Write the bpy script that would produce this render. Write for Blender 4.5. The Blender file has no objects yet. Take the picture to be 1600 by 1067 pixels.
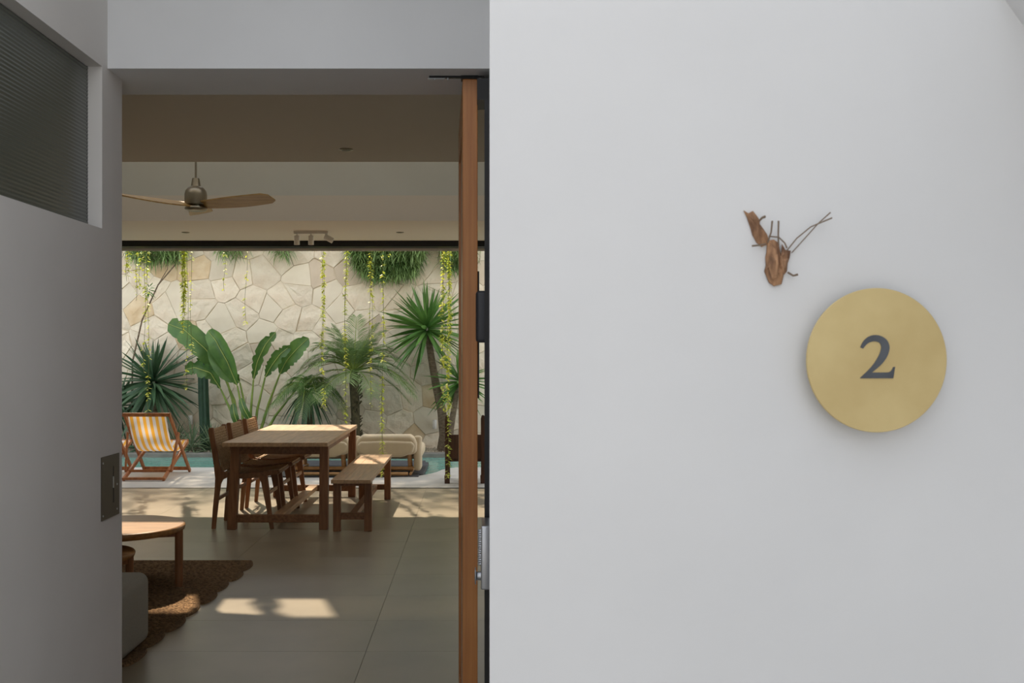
import bpy, math, random
from mathutils import Vector, Matrix, noise
R = math.radians
rnd = random.Random(7)
sc = bpy.context.scene
col = sc.collection
# ------------------------------------------------------------------ camera, light, exposure
F, PX, PY, CH = 1600.0, 745.0, 550.0, 1.52
cam = bpy.data.cameras.new('camera'); camo = bpy.data.objects.new('camera', cam); col.objects.link(camo)
camo.location = (0, 0, CH); camo.rotation_euler = (R(90), 0, 0)
cam.sensor_width = 36; cam.sensor_fit = 'HORIZONTAL'; cam.lens = 36
cam.shift_x = (800 - PX) / 1600; cam.shift_y = (PY - 533.5) / 1600
cam.clip_start = 0.05; cam.clip_end = 200
cam.dof.use_dof = True; cam.dof.focus_distance = 9.0; cam.dof.aperture_fstop = 18
sc.camera = camo
w = bpy.data.worlds.new('world'); sc.world = w; w.use_nodes = True
nt = w.node_tree; bg = nt.nodes['Background']
tc = nt.nodes.new('ShaderNodeTexCoord'); sp = nt.nodes.new('ShaderNodeSeparateXYZ'); rp = nt.nodes.new('ShaderNodeValToRGB')
nt.links.new(tc.outputs['Generated'], sp.inputs[0]); nt.links.new(sp.outputs['Z'], rp.inputs[0])
rp.color_ramp.elements[0].color = (0.93, 0.94, 0.955, 1); rp.color_ramp.elements[1].color = (0.82, 0.87, 0.96, 1)
nt.links.new(rp.outputs[0], bg.inputs[0]); bg.inputs[1].default_value = 1.72
sun = bpy.data.lights.new('sun', 'SUN'); suno = bpy.data.objects.new('sun', sun); col.objects.link(suno)
SD = Vector((0.30, -1, -1.19))
suno.rotation_euler = SD.to_track_quat('-Z', 'Y').to_euler(); suno.location = (-3, 20, 12)
sun.energy = 7.0; sun.angle = R(0.8); sun.color = (1.0, 0.83, 0.63)
sc.view_settings.view_transform = 'Standard'; sc.view_settings.look = 'None'
sc.view_settings.gamma = 1; sc.view_settings.exposure = 0.0; sc.view_settings.use_curve_mapping = False

def at(px, py, Y): return Vector(((px - PX) * Y / F, Y, CH - (py - PY) * Y / F))

# ------------------------------------------------------------------ materials
def s2l(c): return tuple(((v / 255 + 0.055) / 1.055) ** 2.4 if v / 255 > 0.04045 else v / 255 / 12.92 for v in c)
MATS = {}
def mat(name, c, rough=0.6, metal=0.0, c2=None, scale=6.0, stretch=(1, 1, 1), bump=0.0, bscale=40.0, spec=0.5, rand=0.0, trans=0.0, detail=6.0, coat=0.0, lo=.35, hi=.65):
    if name in MATS: return MATS[name]
    m = bpy.data.materials.new(name); m.use_nodes = True; MATS[name] = m
    n = m.node_tree.nodes; l = m.node_tree.links; b = n['Principled BSDF']
    c = s2l(c)
    b.inputs['Roughness'].default_value = rough; b.inputs['Metallic'].default_value = metal
    b.inputs['Specular IOR Level'].default_value = spec; b.inputs['Coat Weight'].default_value = coat
    tcn = n.new('ShaderNodeTexCoord'); mp = n.new('ShaderNodeMapping'); mp.inputs['Scale'].default_value = stretch
    l.new(tcn.outputs['Object'], mp.inputs[0])
    if c2 is not None:
        nz = n.new('ShaderNodeTexNoise'); nz.inputs['Scale'].default_value = scale; nz.inputs['Detail'].default_value = detail
        cr = n.new('ShaderNodeValToRGB'); cr.color_ramp.elements[0].position = lo; cr.color_ramp.elements[1].position = hi
        cr.color_ramp.elements[0].color = (*c, 1); cr.color_ramp.elements[1].color = (*s2l(c2), 1)
        l.new(mp.outputs[0], nz.inputs['Vector']); l.new(nz.outputs[0], cr.inputs[0]); out = cr.outputs[0]
    else:
        rg = n.new('ShaderNodeRGB'); rg.outputs[0].default_value = (*c, 1); out = rg.outputs[0]
    if rand:
        oi = n.new('ShaderNodeObjectInfo'); hs = n.new('ShaderNodeHueSaturation'); mr = n.new('ShaderNodeMapRange')
        mr.inputs['To Min'].default_value = 1 - rand; mr.inputs['To Max'].default_value = 1 + rand * .6
        l.new(oi.outputs['Random'], mr.inputs['Value']); l.new(mr.outputs[0], hs.inputs['Value']); l.new(out, hs.inputs['Color']); out = hs.outputs[0]
    l.new(out, b.inputs['Base Color'])
    if bump:
        bn = n.new('ShaderNodeTexNoise'); bn.inputs['Scale'].default_value = bscale; bn.inputs['Detail'].default_value = 5
        bp = n.new('ShaderNodeBump'); bp.inputs['Strength'].default_value = bump; bp.inputs['Distance'].default_value = 0.01
        l.new(mp.outputs[0], bn.inputs['Vector']); l.new(bn.outputs[0], bp.inputs['Height']); l.new(bp.outputs[0], b.inputs['Normal'])
    if trans:
        tl = n.new('ShaderNodeBsdfTranslucent'); mx = n.new('ShaderNodeMixShader'); mx.inputs[0].default_value = trans
        l.new(out, tl.inputs['Color']); l.new(b.outputs[0], mx.inputs[1]); l.new(tl.outputs[0], mx.inputs[2])
        l.new(mx.outputs[0], n['Material Output'].inputs[0])
    return m
PLW = mat('plaster_white', (217, 218, 219), .85, c2=(210, 211, 212), scale=1.5, bump=.08, bscale=14)
PLG = mat('plaster_grey', (214, 211, 207), .85, c2=(205, 202, 198), scale=1.2, bump=.1, bscale=12)
PLI = mat('plaster_interior', (206, 207, 200), .85, c2=(200, 201, 194), scale=1.2, bump=.05, bscale=12)
CEI = mat('ceiling_paint', (216, 208, 196), .9)
TILE = mat('floor_tile', (160, 150, 130), .30, c2=(149, 139, 120), scale=2.2, bump=.02, bscale=20, rand=.035, spec=.6)
GROUT = mat('grout', (122, 114, 102), .9)
CONC = mat('concrete', (196, 192, 184), .75, c2=(184, 180, 172), scale=3, bump=.1, bscale=30)
CURB = mat('pool_curb', (128, 126, 118), .7, c2=(112, 110, 104), scale=6, bump=.2)
STONE = mat('limestone', (238, 228, 206), .85, c2=(224, 208, 184), scale=3.2, bump=1.0, bscale=5, rand=.12, detail=8)
STONE4 = mat('greyish_limestone', (216, 200, 178), .85, c2=(204, 188, 166), scale=3, bump=.1, bscale=12, rand=.08)
for m_ in (STONE,):
    for n_ in m_.node_tree.nodes:
        if n_.type == 'BUMP': n_.inputs['Distance'].default_value = .045
STONE2 = mat('smooth_limestone', (232, 222, 200), .85, c2=(222, 210, 188), scale=3, bump=.15, bscale=12, rand=.10)
STONE3 = mat('ochre_limestone', (226, 208, 176), .85, c2=(206, 180, 142), scale=4, bump=.6, bscale=10, rand=.10)
MORT = mat('mortar', (208, 194, 168), .95, bump=.4)
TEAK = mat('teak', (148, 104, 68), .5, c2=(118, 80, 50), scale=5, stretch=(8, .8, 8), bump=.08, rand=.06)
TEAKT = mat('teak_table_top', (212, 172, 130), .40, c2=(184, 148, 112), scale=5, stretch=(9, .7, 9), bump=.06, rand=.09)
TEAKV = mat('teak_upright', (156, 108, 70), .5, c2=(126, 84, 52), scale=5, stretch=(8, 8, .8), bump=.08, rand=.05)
WEAVE = mat('woven_cord', (196, 166, 126), .75, c2=(164, 132, 96), scale=60, bump=.4, bscale=160)
OAKL = mat('pale_round_wood', (196, 152, 104), .5, c2=(176, 130, 84), scale=6, stretch=(2, 2, 8))
DKW = mat('dark_wood', (88, 56, 40), .55, c2=(66, 42, 30), scale=5, stretch=(6, 6, .8))
DOORW = mat('door_timber', (188, 126, 68), .4, c2=(168, 106, 54), scale=5, stretch=(10, 10, .5), bump=.05, coat=.15)
DCW = mat('deck_chair_wood', (176, 112, 66), .45, c2=(146, 88, 48), scale=6, stretch=(4, 2, 2))
COFW = mat('coffee_table_top', (172, 128, 76), .38, c2=(146, 104, 58), scale=5, stretch=(.8, 9, 6), bump=.05)
BLK = mat('black_metal', (24, 23, 24), .45, metal=.3)
CHAR = mat('charcoal_plastic', (42, 44, 50), .42)
STEEL = mat('brushed_steel', (170, 172, 176), .32, metal=.9)
BRONZE = mat('bronze_plate', (78, 70, 60), .45, metal=.6, c2=(70, 62, 52), scale=8)
NICK = mat('brushed_nickel', (150, 142, 126), .38, metal=.8)
BRASS = mat('aged_brass', (204, 184, 132), .5, metal=.05, c2=(190, 168, 116), scale=9, bump=.02, spec=.4)
INK = mat('inlay_dark', (66, 70, 76), .45, c2=(82, 86, 92), scale=20)
DRY = mat('dried_leaf', (172, 132, 98), .8, c2=(98, 68, 48), scale=70, stretch=(1, 1, .35), bump=.4, bscale=200)
DRYS = mat('dried_stalk', (120, 104, 88), .8)
SOFA = mat('grey_fabric', (178, 176, 170), .95, c2=(168, 166, 160), scale=120, bump=.2, bscale=300)
CUSH = mat('beige_canvas', (206, 188, 158), .9, c2=(196, 178, 148), scale=5, bump=.25, bscale=9)
WHT = mat('white_metal', (224, 220, 212), .4)
BLADE = mat('fan_blade_wood', (190, 156, 98), .45, c2=(168, 132, 78), scale=6, stretch=(1, 6, 6))
SLATE = mat('dark_slate', (74, 74, 78), .6, c2=(60, 60, 64), scale=5, bump=.15)
JUTE = mat('jute', (156, 124, 88), .95, c2=(96, 72, 48), scale=90, stretch=(.6, 1.6, 1), bump=.8, bscale=150)
YEL = mat('yellow_canvas', (244, 180, 70), .8, trans=.45)
CAN = mat('white_canvas', (232, 222, 214), .8, trans=.45)
SOIL = mat('soil', (74, 62, 50), .95, c2=(98, 86, 70), scale=20, bump=.6)
PEB = mat('pebbles', (170, 158, 138), .8, rand=.1)
YUC = mat('yucca_leaf', (78, 108, 74), .5, c2=(56, 86, 60), scale=4, trans=.15, rand=.2)
DRA = mat('dracaena_leaf', (104, 144, 68), .45, c2=(70, 112, 50), scale=4, trans=.22, rand=.25)
BAN = mat('banana_leaf', (92, 128, 58), .4, c2=(68, 104, 48), scale=6, trans=.25, rand=.18)
RIB = mat('pale_midrib', (164, 178, 96), .5, trans=.1)
PET = mat('green_petiole', (142, 160, 72), .5, c2=(112, 136, 58), scale=5, trans=.1)
PALM = mat('palm_leaflet', (130, 152, 92), .5, c2=(96, 124, 70), scale=3, trans=.25, rand=.12)
HANG = mat('trailing_foliage', (146, 172, 108), .5, c2=(104, 138, 78), scale=3, trans=.25)
VINE = mat('vine_leaf', (224, 226, 100), .5, c2=(186, 202, 78), scale=7, trans=.4)
VSTM = mat('vine_stem', (120, 128, 66), .6)
TRNK = mat('plant_trunk', (128, 112, 92), .9, c2=(92, 78, 62), scale=14, stretch=(1, 1, 3), bump=.9, bscale=30)
PTRK = mat('palm_trunk', (92, 84, 58), .9, c2=(66, 58, 40), scale=20, bump=1, bscale=30)
CACT = mat('cactus_skin', (52, 84, 62), .55, c2=(40, 68, 50), scale=8)
SPID = mat('grey_green_leaf', (120, 138, 104), .5, c2=(92, 112, 82), scale=5, trans=.2)
POOLT = mat('pool_tile', (112, 168, 152), .5, c2=(96, 152, 138), scale=4)
BOARD = mat('weathered_board', (120, 100, 82), .7)
REED = mat('reeded_glass', (74, 80, 72), .28, spec=.55, coat=.3)
DARKR = mat('unlit_room_dark', (52, 52, 48), .9)
# pool water
mw = bpy.data.materials.new('pool_water'); mw.use_nodes = True; MATS['water'] = mw
n = mw.node_tree.nodes; l = mw.node_tree.links; n.remove(n['Principled BSDF'])
pb = n.new('ShaderNodeBsdfPrincipled'); pb.inputs['Base Color'].default_value = (*s2l((112, 158, 144)), 1)
pb.inputs['Roughness'].default_value = .12; pb.inputs['IOR'].default_value = 1.2; pb.inputs['Specular IOR Level'].default_value = .5
wz = n.new('ShaderNodeTexNoise'); wz.inputs['Scale'].default_value = 5; tcn = n.new('ShaderNodeTexCoord')
bp = n.new('ShaderNodeBump'); bp.inputs['Strength'].default_value = .35; bp.inputs['Distance'].default_value = .04
l.new(tcn.outputs['Object'], wz.inputs['Vector']); l.new(wz.outputs[0], bp.inputs['Height'])
l.new(bp.outputs[0], pb.inputs['Normal']); l.new(pb.outputs[0], n['Material Output'].inputs[0])

# ------------------------------------------------------------------ mesh builder
class MB:
    def __init__(s): s.v = []; s.f = []; s.m = []; s.sm = []
    def add(s, vs, fs, mi=0, smooth=False):
        o = len(s.v); s.v += [tuple(v) for v in vs]; s.f += [tuple(i + o for i in f) for f in fs]
        s.m += [mi] * len(fs); s.sm += [smooth] * len(fs); return s
    def box(s, x0, x1, y0, y1, z0, z1, mi=0):
        vs = [(x, y, z) for z in (z0, z1) for y in (y0, y1) for x in (x0, x1)]
        return s.add(vs, [(0, 2, 3, 1), (4, 5, 7, 6), (0, 1, 5, 4), (2, 6, 7, 3), (0, 4, 6, 2), (1, 3, 7, 5)], mi)
    def bar(s, a, b, wd, th, up=(0, 0, 1), mi=0, w2=None):
        a = Vector(a); b = Vector(b); d = (b - a).normalized(); u = Vector(up)
        if abs(d.dot(u)) > .98: u = Vector((1, 0, 0))
        x = d.cross(u).normalized(); y = x.cross(d).normalized(); vs = []
        for p, ww in ((a, wd), (b, w2 or wd)):
            for sx, sy in ((-1, -1), (1, -1), (1, 1), (-1, 1)): vs.append(p + x * (sx * ww / 2) + y * (sy * th / 2))
        return s.add(vs, [(3, 2, 1, 0), (4, 5, 6, 7), (0, 1, 5, 4), (1, 2, 6, 5), (2, 3, 7, 6), (3, 0, 4, 7)], mi)
    def prism(s, poly, fn, t0, t1, mi=0):
        """poly of 2-D points, fn(a,b,t)->3-D"""
        k = len(poly); vs = [fn(a, b, t0) for a, b in poly] + [fn(a, b, t1) for a, b in poly]
        fs = [tuple(range(k))[::-1], tuple(range(k, 2 * k))] + [(i, (i + 1) % k, k + (i + 1) % k, k + i) for i in range(k)]
        return s.add(vs, fs, mi)
    def tube(s, pts, r, n=8, mi=0, cap=True, rmod=None):
        pts = [Vector(p) for p in pts]; k = len(pts); rs = r if isinstance(r, (list, tuple)) else [r] * k
        vs = []; prev = None
        for i, p in enumerate(pts):
            d = (pts[min(i + 1, k - 1)] - pts[max(i - 1, 0)]).normalized()
            if prev is None: prev = d.orthogonal().normalized()
            x = (prev - d * prev.dot(d)).normalized(); prev = x; y = d.cross(x)
            for j in range(n):
                a = 2 * math.pi * j / n; rr = rs[i] * (rmod(j, n, i) if rmod else 1)
                vs.append(p + x * math.cos(a) * rr + y * math.sin(a) * rr)
        fs = [(i * n + j, i * n + (j + 1) % n, (i + 1) * n + (j + 1) % n, (i + 1) * n + j) for i in range(k - 1) for j in range(n)]
        s.add(vs, fs, mi, True)
        if cap: s.add(vs[:n], [tuple(range(n))[::-1]], mi); s.add(vs[-n:], [tuple(range(n))], mi)
        return s
    def lathe(s, prof, c, n=24, mi=0, M=None):
        vs = []
        for r, z in prof:
            for j in range(n):
                a = 2 * math.pi * j / n; p = Vector((r * math.cos(a), r * math.sin(a), z))
                if M: p = M @ p
                vs.append(p + Vector(c))
        k = len(prof)
        fs = [(i * n + j, i * n + (j + 1) % n, (i + 1) * n + (j + 1) % n, (i + 1) * n + j) for i in range(k - 1) for j in range(n)]
        s.add(vs, fs, mi, True); s.add(vs[:n], [tuple(range(n))[::-1]], mi); s.add(vs[-n:], [tuple(range(n))], mi)
        return s
    def blade(s, base, d, ln, wd, droop=0.3, k=5, mi=0, fold=.25, side=None):
        """strap leaf: tapering strip with a V fold, bending down by droop*length"""
        base = Vector(base); d = Vector(d).normalized()
        x = (side or d.cross(Vector((0, 0, 1))))
        x = x.normalized() if x.length > .05 else Vector((1, 0, 0)); vs = []
        for i in range(k + 1):
            t = i / k; p = base + d * ln * t + Vector((0, 0, -droop * ln * t * t))
            ww = wd * .5 * (min(1, .55 + t * 1.6) if t < .4 else (1 - ((t - .4) / .6) ** 1.6)) + .0008
            up = Vector((0, 0, 1)) if abs(d.z) < .8 else Vector((0, -1, 0))
            vs += [p + x * ww, p - up * (ww * fold), p - x * ww]
        fs = []
        for i in range(k):
            a = i * 3; fs += [(a, a + 1, a + 4, a + 3), (a + 1, a + 2, a + 5, a + 4)]
        return s.add(vs, fs, mi, True)
    def build(s, name, mats, parent=None, bevel=0, seg=2, smooth=False):
        me = bpy.data.meshes.new(name); me.from_pydata(s.v, [], s.f)
        for m in (mats if isinstance(mats, (list, tuple)) else [mats]): me.materials.append(m)
        me.polygons.foreach_set('material_index', s.m)
        me.polygons.foreach_set('use_smooth', [True] * len(s.f) if smooth else s.sm); me.update()
        o = bpy.data.objects.new(name, me); col.objects.link(o)
        if parent: o.parent = parent
        if bevel:
            b = o.modifiers.new('bevel', 'BEVEL'); b.width = bevel; b.segments = seg; b.limit_method = 'ANGLE'; b.angle_limit = R(40)
            if seg > 2:
                for p in me.polygons: p.use_smooth = True
        return o
def tag(o, label, cat, group=None, kind=None):
    o['label'] = label; o['category'] = cat
    if group: o['group'] = group
    if kind: o['kind'] = kind
    return o
def struct(o): o['kind'] = 'structure'; return o
def thing(name, label, cat, loc=(0, 0, 0), rz=0, group=None):
    o = bpy.data.objects.new(name, None); col.objects.link(o); o.empty_display_size = .1
    o.location = loc; o.rotation_euler = (0, 0, rz); return tag(o, label, cat, group)
def dup(root, label, loc, rz=None):
    r = root.copy(); col.objects.link(r); r.location = loc; r['label'] = label
    if rz is not None: r.rotation_euler = (0, 0, rz)
    for ch in list(root.children):
        c = ch.copy(); col.objects.link(c); c.parent = r
        for g in list(ch.children):
            d = g.copy(); col.objects.link(d); d.parent = c
    return r
XZ = lambda a, b, t: (a, t, b)      # polygon in x,z, extruded in y
XY = lambda a, b, t: (a, b, t)
YZ = lambda a, b, t: (t, a, b)
def B(name, m, *b, parent=None, bevel=0, seg=2): return MB().box(*b).build(name, m, parent, bevel, seg)

# ------------------------------------------------------------------ entry: walls
LX = -1.244
# left wall with a high window opening (Y 1.3..3.40, z 1.93..2.468)
mb = MB(); WY0, WY1, WZ0, WZ1 = 1.3, 3.40, 1.93, 2.468
mb.box(LX - .2, LX, -1.5, WY0, 0, 3.0); mb.box(LX - .2, LX, WY1, 3.59, 0, 3.0)
mb.box(LX - .2, LX, WY0, WY1, 0, WZ0); mb.box(LX - .2, LX, WY0, WY1, WZ1, 3.0)
struct(mb.build('wall_left', PLG))
win = bpy.data.objects.new('window_1', None); col.objects.link(win); struct(win); win.location = (LX - .05, 2.35, WZ0)
mb = MB(); nr = 44; vs = []; fs = []
H = WZ1 - WZ0
for i in range(nr * 4 + 1):
    z = H * i / (nr * 4); x = .0035 * abs(math.sin(math.pi * i / 4)) ** .7
    vs += [(x, WY0 - 2.35, z), (x, WY1 - 2.35, z)]
for i in range(nr * 4): fs.append((2 * i, 2 * i + 1, 2 * i + 3, 2 * i + 2))
mb.add(vs, fs, 0, True); mb.build('glass_pane', REED, win)
B('window_frame', BLK, -.012, .002, WY1 - 2.35 - .006, WY1 - 2.35, 0, H, parent=win)
B('unlit_room_panel', DARKR, -.14, -.06, WY0 - 2.35, WY1 - 2.35, 0, H, parent=win)  # dark panel standing in for the unlit room behind the glass
# front wall over the doorway
mb = MB(); mb.box(LX, .6, 3.45, 3.80, 2.475, 5.2); mb.box(LX - 3.9, LX, 3.45, 3.59, 3.0, 5.2); mb.box(LX - 3.9, LX, 3.59, 3.80, 2.475, 5.2)
struct(mb.build('wall_front', PLW))
struct(B('wall_front_return', PLI, -5.1, LX - .2, 3.45, 3.59, 0, 3.0))
# right wall: thick plastered mass, front face turned 4 degrees
T4 = math.tan(R(4))
mb = MB(); poly = [(.0178, 1.42), (3.0, 1.42 + (3 - .0178) * T4), (3.0, 3.45), (1.5, 3.45), (1.5, 3.80), (.048, 3.80)]
mb.prism(poly, XY, 0, 4.6); struct(mb.build('wall_right', PLW))
struct(B('wall_side_shade', PLW, 1.15, 1.35, -1.5, 1.46, 0, 4.6))  # unseen wall, added to darken the entry from this side
struct(B('porch_shade_slab', PLW, LX - .2, 1.5, 2.75, 3.45, 3.15, 3.3))  # unseen slab added to shade the lintel
struct(B('ground', CONC, -8, 6, -6, 3.60, -.12, 0))
# ------------------------------------------------------------------ wall fittings
pl = thing('strike_plate', 'dark bronze slotted lock plate screwed flush to the left wall by the doorway', 'lock plate', (LX, 3.472, 1.065))
mb = MB(); hy, hz = .084, .1055
mb.box(0, .003, -hy, .019, -hz, hz); mb.box(0, .003, .031, hy, -hz, hz)
mb.box(0, .003, .019, .031, .066, hz); mb.box(0, .003, .019, .031, -hz, -.06)
mb.build('plate', BRONZE, pl)
B('slot', BLK, 0, .001, .019, .031, -.06, .066, parent=pl)
B('latch', STEEL, 0, .004, .0215, .0285, -.008, .03, parent=pl)
for y, z in ((-.072, .085), (.06, .0), (-.072, -.09), (.06, -.085)):
    MB().lathe([(.0035, 0), (.0035, .0042), (.002, .0048)], (0, 0, 0), 10, M=Matrix.Translation((0, y, z)) @ Matrix.Rotation(R(90), 4, 'Y')).build('screw', STEEL, pl)
# timber pivot door, open and seen end-on
dr = bpy.data.objects.new('door_1', None); col.objects.link(dr); struct(dr); dr.location = (-.049, 3.53, 0); dr.rotation_euler = (0, 0, R(1.9))
B('door_stile', DOORW, 0, .052, 0, .12, .01, 2.462, parent=dr, bevel=.003)
B('door_stile', DOORW, 0, .052, .80, .92, .01, 2.462, parent=dr, bevel=.003)
B('door_panel', DOORW, .008, .044, .12, .80, .16, 2.32, parent=dr)
B('door_rail', DOORW, 0, .052, .12, .80, .01, .16, parent=dr)
B('door_rail', DOORW, 0, .052, .12, .80, 2.32, 2.462, parent=dr)
lk = MB().box(.052, .058, .015, .06, 1.36, 1.80).build('escutcheon', BLK, dr)
B('door_lock_body', CHAR, .045, .098, -.035, .07, 1.553, 1.73, parent=dr, bevel=.012, seg=4)
pv = thing('pivot_fitting', 'black and steel pivot fitting under the door head above the timber door', 'door fitting', (-.13, 3.545, 2.455))
B('plate', BLK, -.035, .155, -.006, .006, .013, .02, parent=pv)
B('cover', BLK, .075, .135, -.012, .03, .0085, .02, parent=pv)
B('rod', STEEL, -.04, .02, -.003, .003, .009, .013, parent=pv)
for x in (-.015, .03, .142): MB().lathe([(.003, .006), (.004, .013)], (x, 0, 0), 8).build('screw', STEEL, pv)
# black steel gate folded back along the right wall
gt = bpy.data.objects.new('door_2', None); col.objects.link(gt); struct(gt)
mb = MB(); mb.prism([(.0206, 2.75), (.0345, 2.75), (.041, 3.40), (.030, 3.40)], XY, .02, 2.20); mb.build('gate_leaf', BLK, gt)
B('gate_head', BLK, .001, .044, 3.46, 3.60, 2.372, 2.445, parent=gt)
kp = thing('keypad_lock', 'grey metal keypad lock with thumb turn on the black steel gate', 'lock', (.0106, 2.60, .916))
B('case', STEEL, 0, .0235, 0, .14, 0, .162, parent=kp, bevel=.004, seg=3)
for i in range(8):
    for j in range(2):
        MB().lathe([(.0035, 0), (.0035, .007), (.0025, .0075)], (0, 0, 0), 8, M=Matrix.Translation((0, .02 + .03 * j, .142 - i * .0115)) @ Matrix.Rotation(R(-90), 4, 'Y')).build('button', STEEL, kp)
MB().lathe([(.012, 0), (.011, .008), (.0115, .012), (.022, .0125), (.022, .015), (.008, .0165)], (0, 0, 0), 20, M=Matrix.Translation((0, .045, .026)) @ Matrix.Rotation(R(-90), 4, 'Y')).build('thumb_turn', STEEL, kp)
# ------------------------------------------------------------------ things on the right wall
def onwall(px, py, out=0.0):
    u = (px - PX) / F; Y = (1.42 - .0178 * T4) / (1 - u * T4); p = at(px, py, Y)
    return p + Vector((math.sin(R(4)), -math.cos(R(4)), 0)) * out
c = onwall(1354, 562.5)
ps = thing('number_plaque', 'round aged brass house number plaque on the white wall', 'plaque', c, R(4))
RD = .1005
MY = Matrix.Rotation(R(90), 4, 'X')
MB().lathe([(.1004, .0295), (RD, .030), (RD, .0325), (.0998, .0332)], (0, 0, 0), 96, M=MY).build('disc', BRASS, ps)
MB().lathe([(.03, 0), (.03, .0294)], (0, 0, 0), 24, M=MY).build('standoff', CHAR, ps)
two = [(437,447),(443,434),(450,420),(460,406),(472,394),(486,384),(502,377),(520,373.5),(536,373),(553,375.5),(570,381),(586,390),(600,402),(610,417),(616,434),(617.5,450),(615,468),(610,485),(601,504),(589,523),(573,543),(553,562),(531,580),(509,597),(600,597),(616,595),(627,588),(634,577),(640,565),(652,563),(640,632),(437,632),(437,628),(459,609),(482,588),(503,566),(522,543),(538,519),(551,496),(560,475),(565,456),(566,441),(562,429),(554,419),(542,413.5),(527,411.5),(510,412.5),(494,417.5),(480,425.5),(469,436),(461,446),(455,454)]
sc2 = RD / 432
mb = MB(); mb.prism([((x - 543) * sc2, (524 - y) * sc2) for x, y in two][::-1], lambda a, b, t: (a, -t, b), .0331, .0342); o2 = mb.build('numeral', INK, ps); o2['label'] = 'dark serif numeral 2'
rk = MB(); pts = [onwall(1555, -23), onwall(1600, 42), onwall(1700, 190), onwall(1700, -500), onwall(1555, -500)]
rk.prism([(p.x, p.z) for p in pts], lambda a, b, t: (a, 1.42 + (a - .0178) * T4 - t, b), 0.0, 1.15); struct(rk.build('raking_soffit', PLW))  # sloped soffit slab, depth added out of view to shade the wall corner
# dried leaf scrap
dl = thing('dried_leaf_sprig', 'dry brown leaf and twig scrap clinging to the white wall above the plaque', 'dried leaf', onwall(1210, 400), R(4))
K = 1600 / onwall(1210, 400).y
def L2(cx, cy): return ((1130 + cx / 6.279 - 1210) / K, -(300 + cy / 6.279 - 400) / K)
def husk(name, pts, th, z0, m=DRY, seed=1):
    r = random.Random(seed); P = [L2(*p) for p in pts]; k = len(P)
    cx = sum(p[0] for p in P) / k; cy = sum(p[1] for p in P) / k
    vs = [(x, -z0 - r.uniform(0, th * .4), y) for x, y in P]
    inner = [((x - cx) * .5 + cx, -z0 - th * r.uniform(.55, 1.1), (y - cy) * .5 + cy) for x, y in P]
    back = [(x, -max(.0004, z0 - .0012), y) for x, y in P]
    vs = vs + inner + [(cx, -z0 - th * .9, cy)] + back; fs = []
    for i in range(k):
        j = (i + 1) % k; fs += [(i, j, k + j, k + i), (k + i, k + j, 2 * k), (2 * k + 1 + i, 2 * k + 1 + j, j, i)]
    fs.append(tuple(2 * k + 1 + i for i in range(k)))
    return MB().add(vs, fs).build(name, m, dl)
husk('husk', [(190,185),(235,215),(280,190),(320,240),(350,285),(345,310),(385,360),(420,420),(440,470),(420,520),(370,540),(320,500),(280,430),(260,360),(225,260)], .006, .002, seed=3)
husk('husk', [(425,480),(480,470),(525,500),(545,600),(575,660),(590,560),(570,510),(600,570),(650,580),(640,650),(620,700),(620,780),(585,815),(565,905),(490,925),(440,890),(395,780),(410,720),(405,640),(415,600)], .010, .003, seed=5)
husk('husk', [(430,640),(500,620),(520,700),(500,850),(450,860),(415,740)], .006, .012, seed=8)
husk('husk', [(520,630),(545,640),(570,740),(560,800),(520,740)], .004, .013, seed=9)
for pts, r0 in (([(420,500),(445,400),(445,295)], .0011), ([(530,560),(515,420),(508,295)], .0011), ([(610,580),(700,460),(830,350),(1030,265)], .0009), ([(660,600),(780,460),(900,320),(1015,212)], .0008),
                ([(620,790),(665,825),(700,815)], .0014), ([(340,285),(355,262),(375,255)], .0016), ([(400,515),(330,530),(248,540)], .0012), ([(430,440),(520,450),(570,510),(580,560)], .001)):
    P = [Vector((L2(*p)[0], -.006 - .004 * i, L2(*p)[1])) for i, p in enumerate(pts)]
    MB().tube(P, [r0] * (len(P) - 1) + [r0 * 1.2], 6).build('twig', DRYS, dl)

# ------------------------------------------------------------------ house shell
flo = bpy.data.objects.new('floor', None); col.objects.link(flo); struct(flo)
B('tile_bed', GROUT, -5.1, 1.5, 3.60, 11.42, -.10, -.004, parent=flo)
tm = {}
xs = [-.563 + 1.2 * i for i in range(-4, 3)]; ys = [8.80 + .6 * i for i in range(-9, 5)] + [11.42]
ys = [3.60] + [y for y in ys if 3.7 < y < 11.4] + [11.42]
xs = [-5.1] + [x for x in xs if -5.0 < x < 1.4] + [1.5]
for i in range(len(xs) - 1):
    for j in range(len(ys) - 1):
        wx, wy = xs[i + 1] - xs[i] - .002, ys[j + 1] - ys[j] - .002; key = (round(wx, 3), round(wy, 3))
        if key not in tm:
            q = MB().box(-wx / 2, wx / 2, -wy / 2, wy / 2, -.012, 0).build('tile', TILE, flo); tm[key] = q
        else:
            q = tm[key].copy(); col.objects.link(q)
        q.location = ((xs[i] + xs[i + 1]) / 2, (ys[j] + ys[j + 1]) / 2, 0)
struct(B('ceiling', CEI, -5.1, 1.5, 3.80, 6.68, 2.76, 3.1))
struct(B('ceiling_garden_side', CEI, -5.1, 1.5, 9.68, 11.75, 2.76, 3.0))
mb = MB(); mb.box(-5.1, 1.5, 6.4, 6.8, 4.95, 5.15); mb.box(-5.1, 1.5, 7.6, 9.9, 4.95, 5.15); mb.box(-5.1, -4.6, 6.8, 7.6, 4.95, 5.15); mb.box(1.0, 1.5, 6.8, 7.6, 4.95, 5.15)  # gap is an unseen skylight, added to light the void
struct(mb.build('ceiling_upper', CEI))
struct(B('wall_void_front', PLI, -5.1, 1.5, 6.48, 6.68, 3.1, 4.95))
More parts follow.
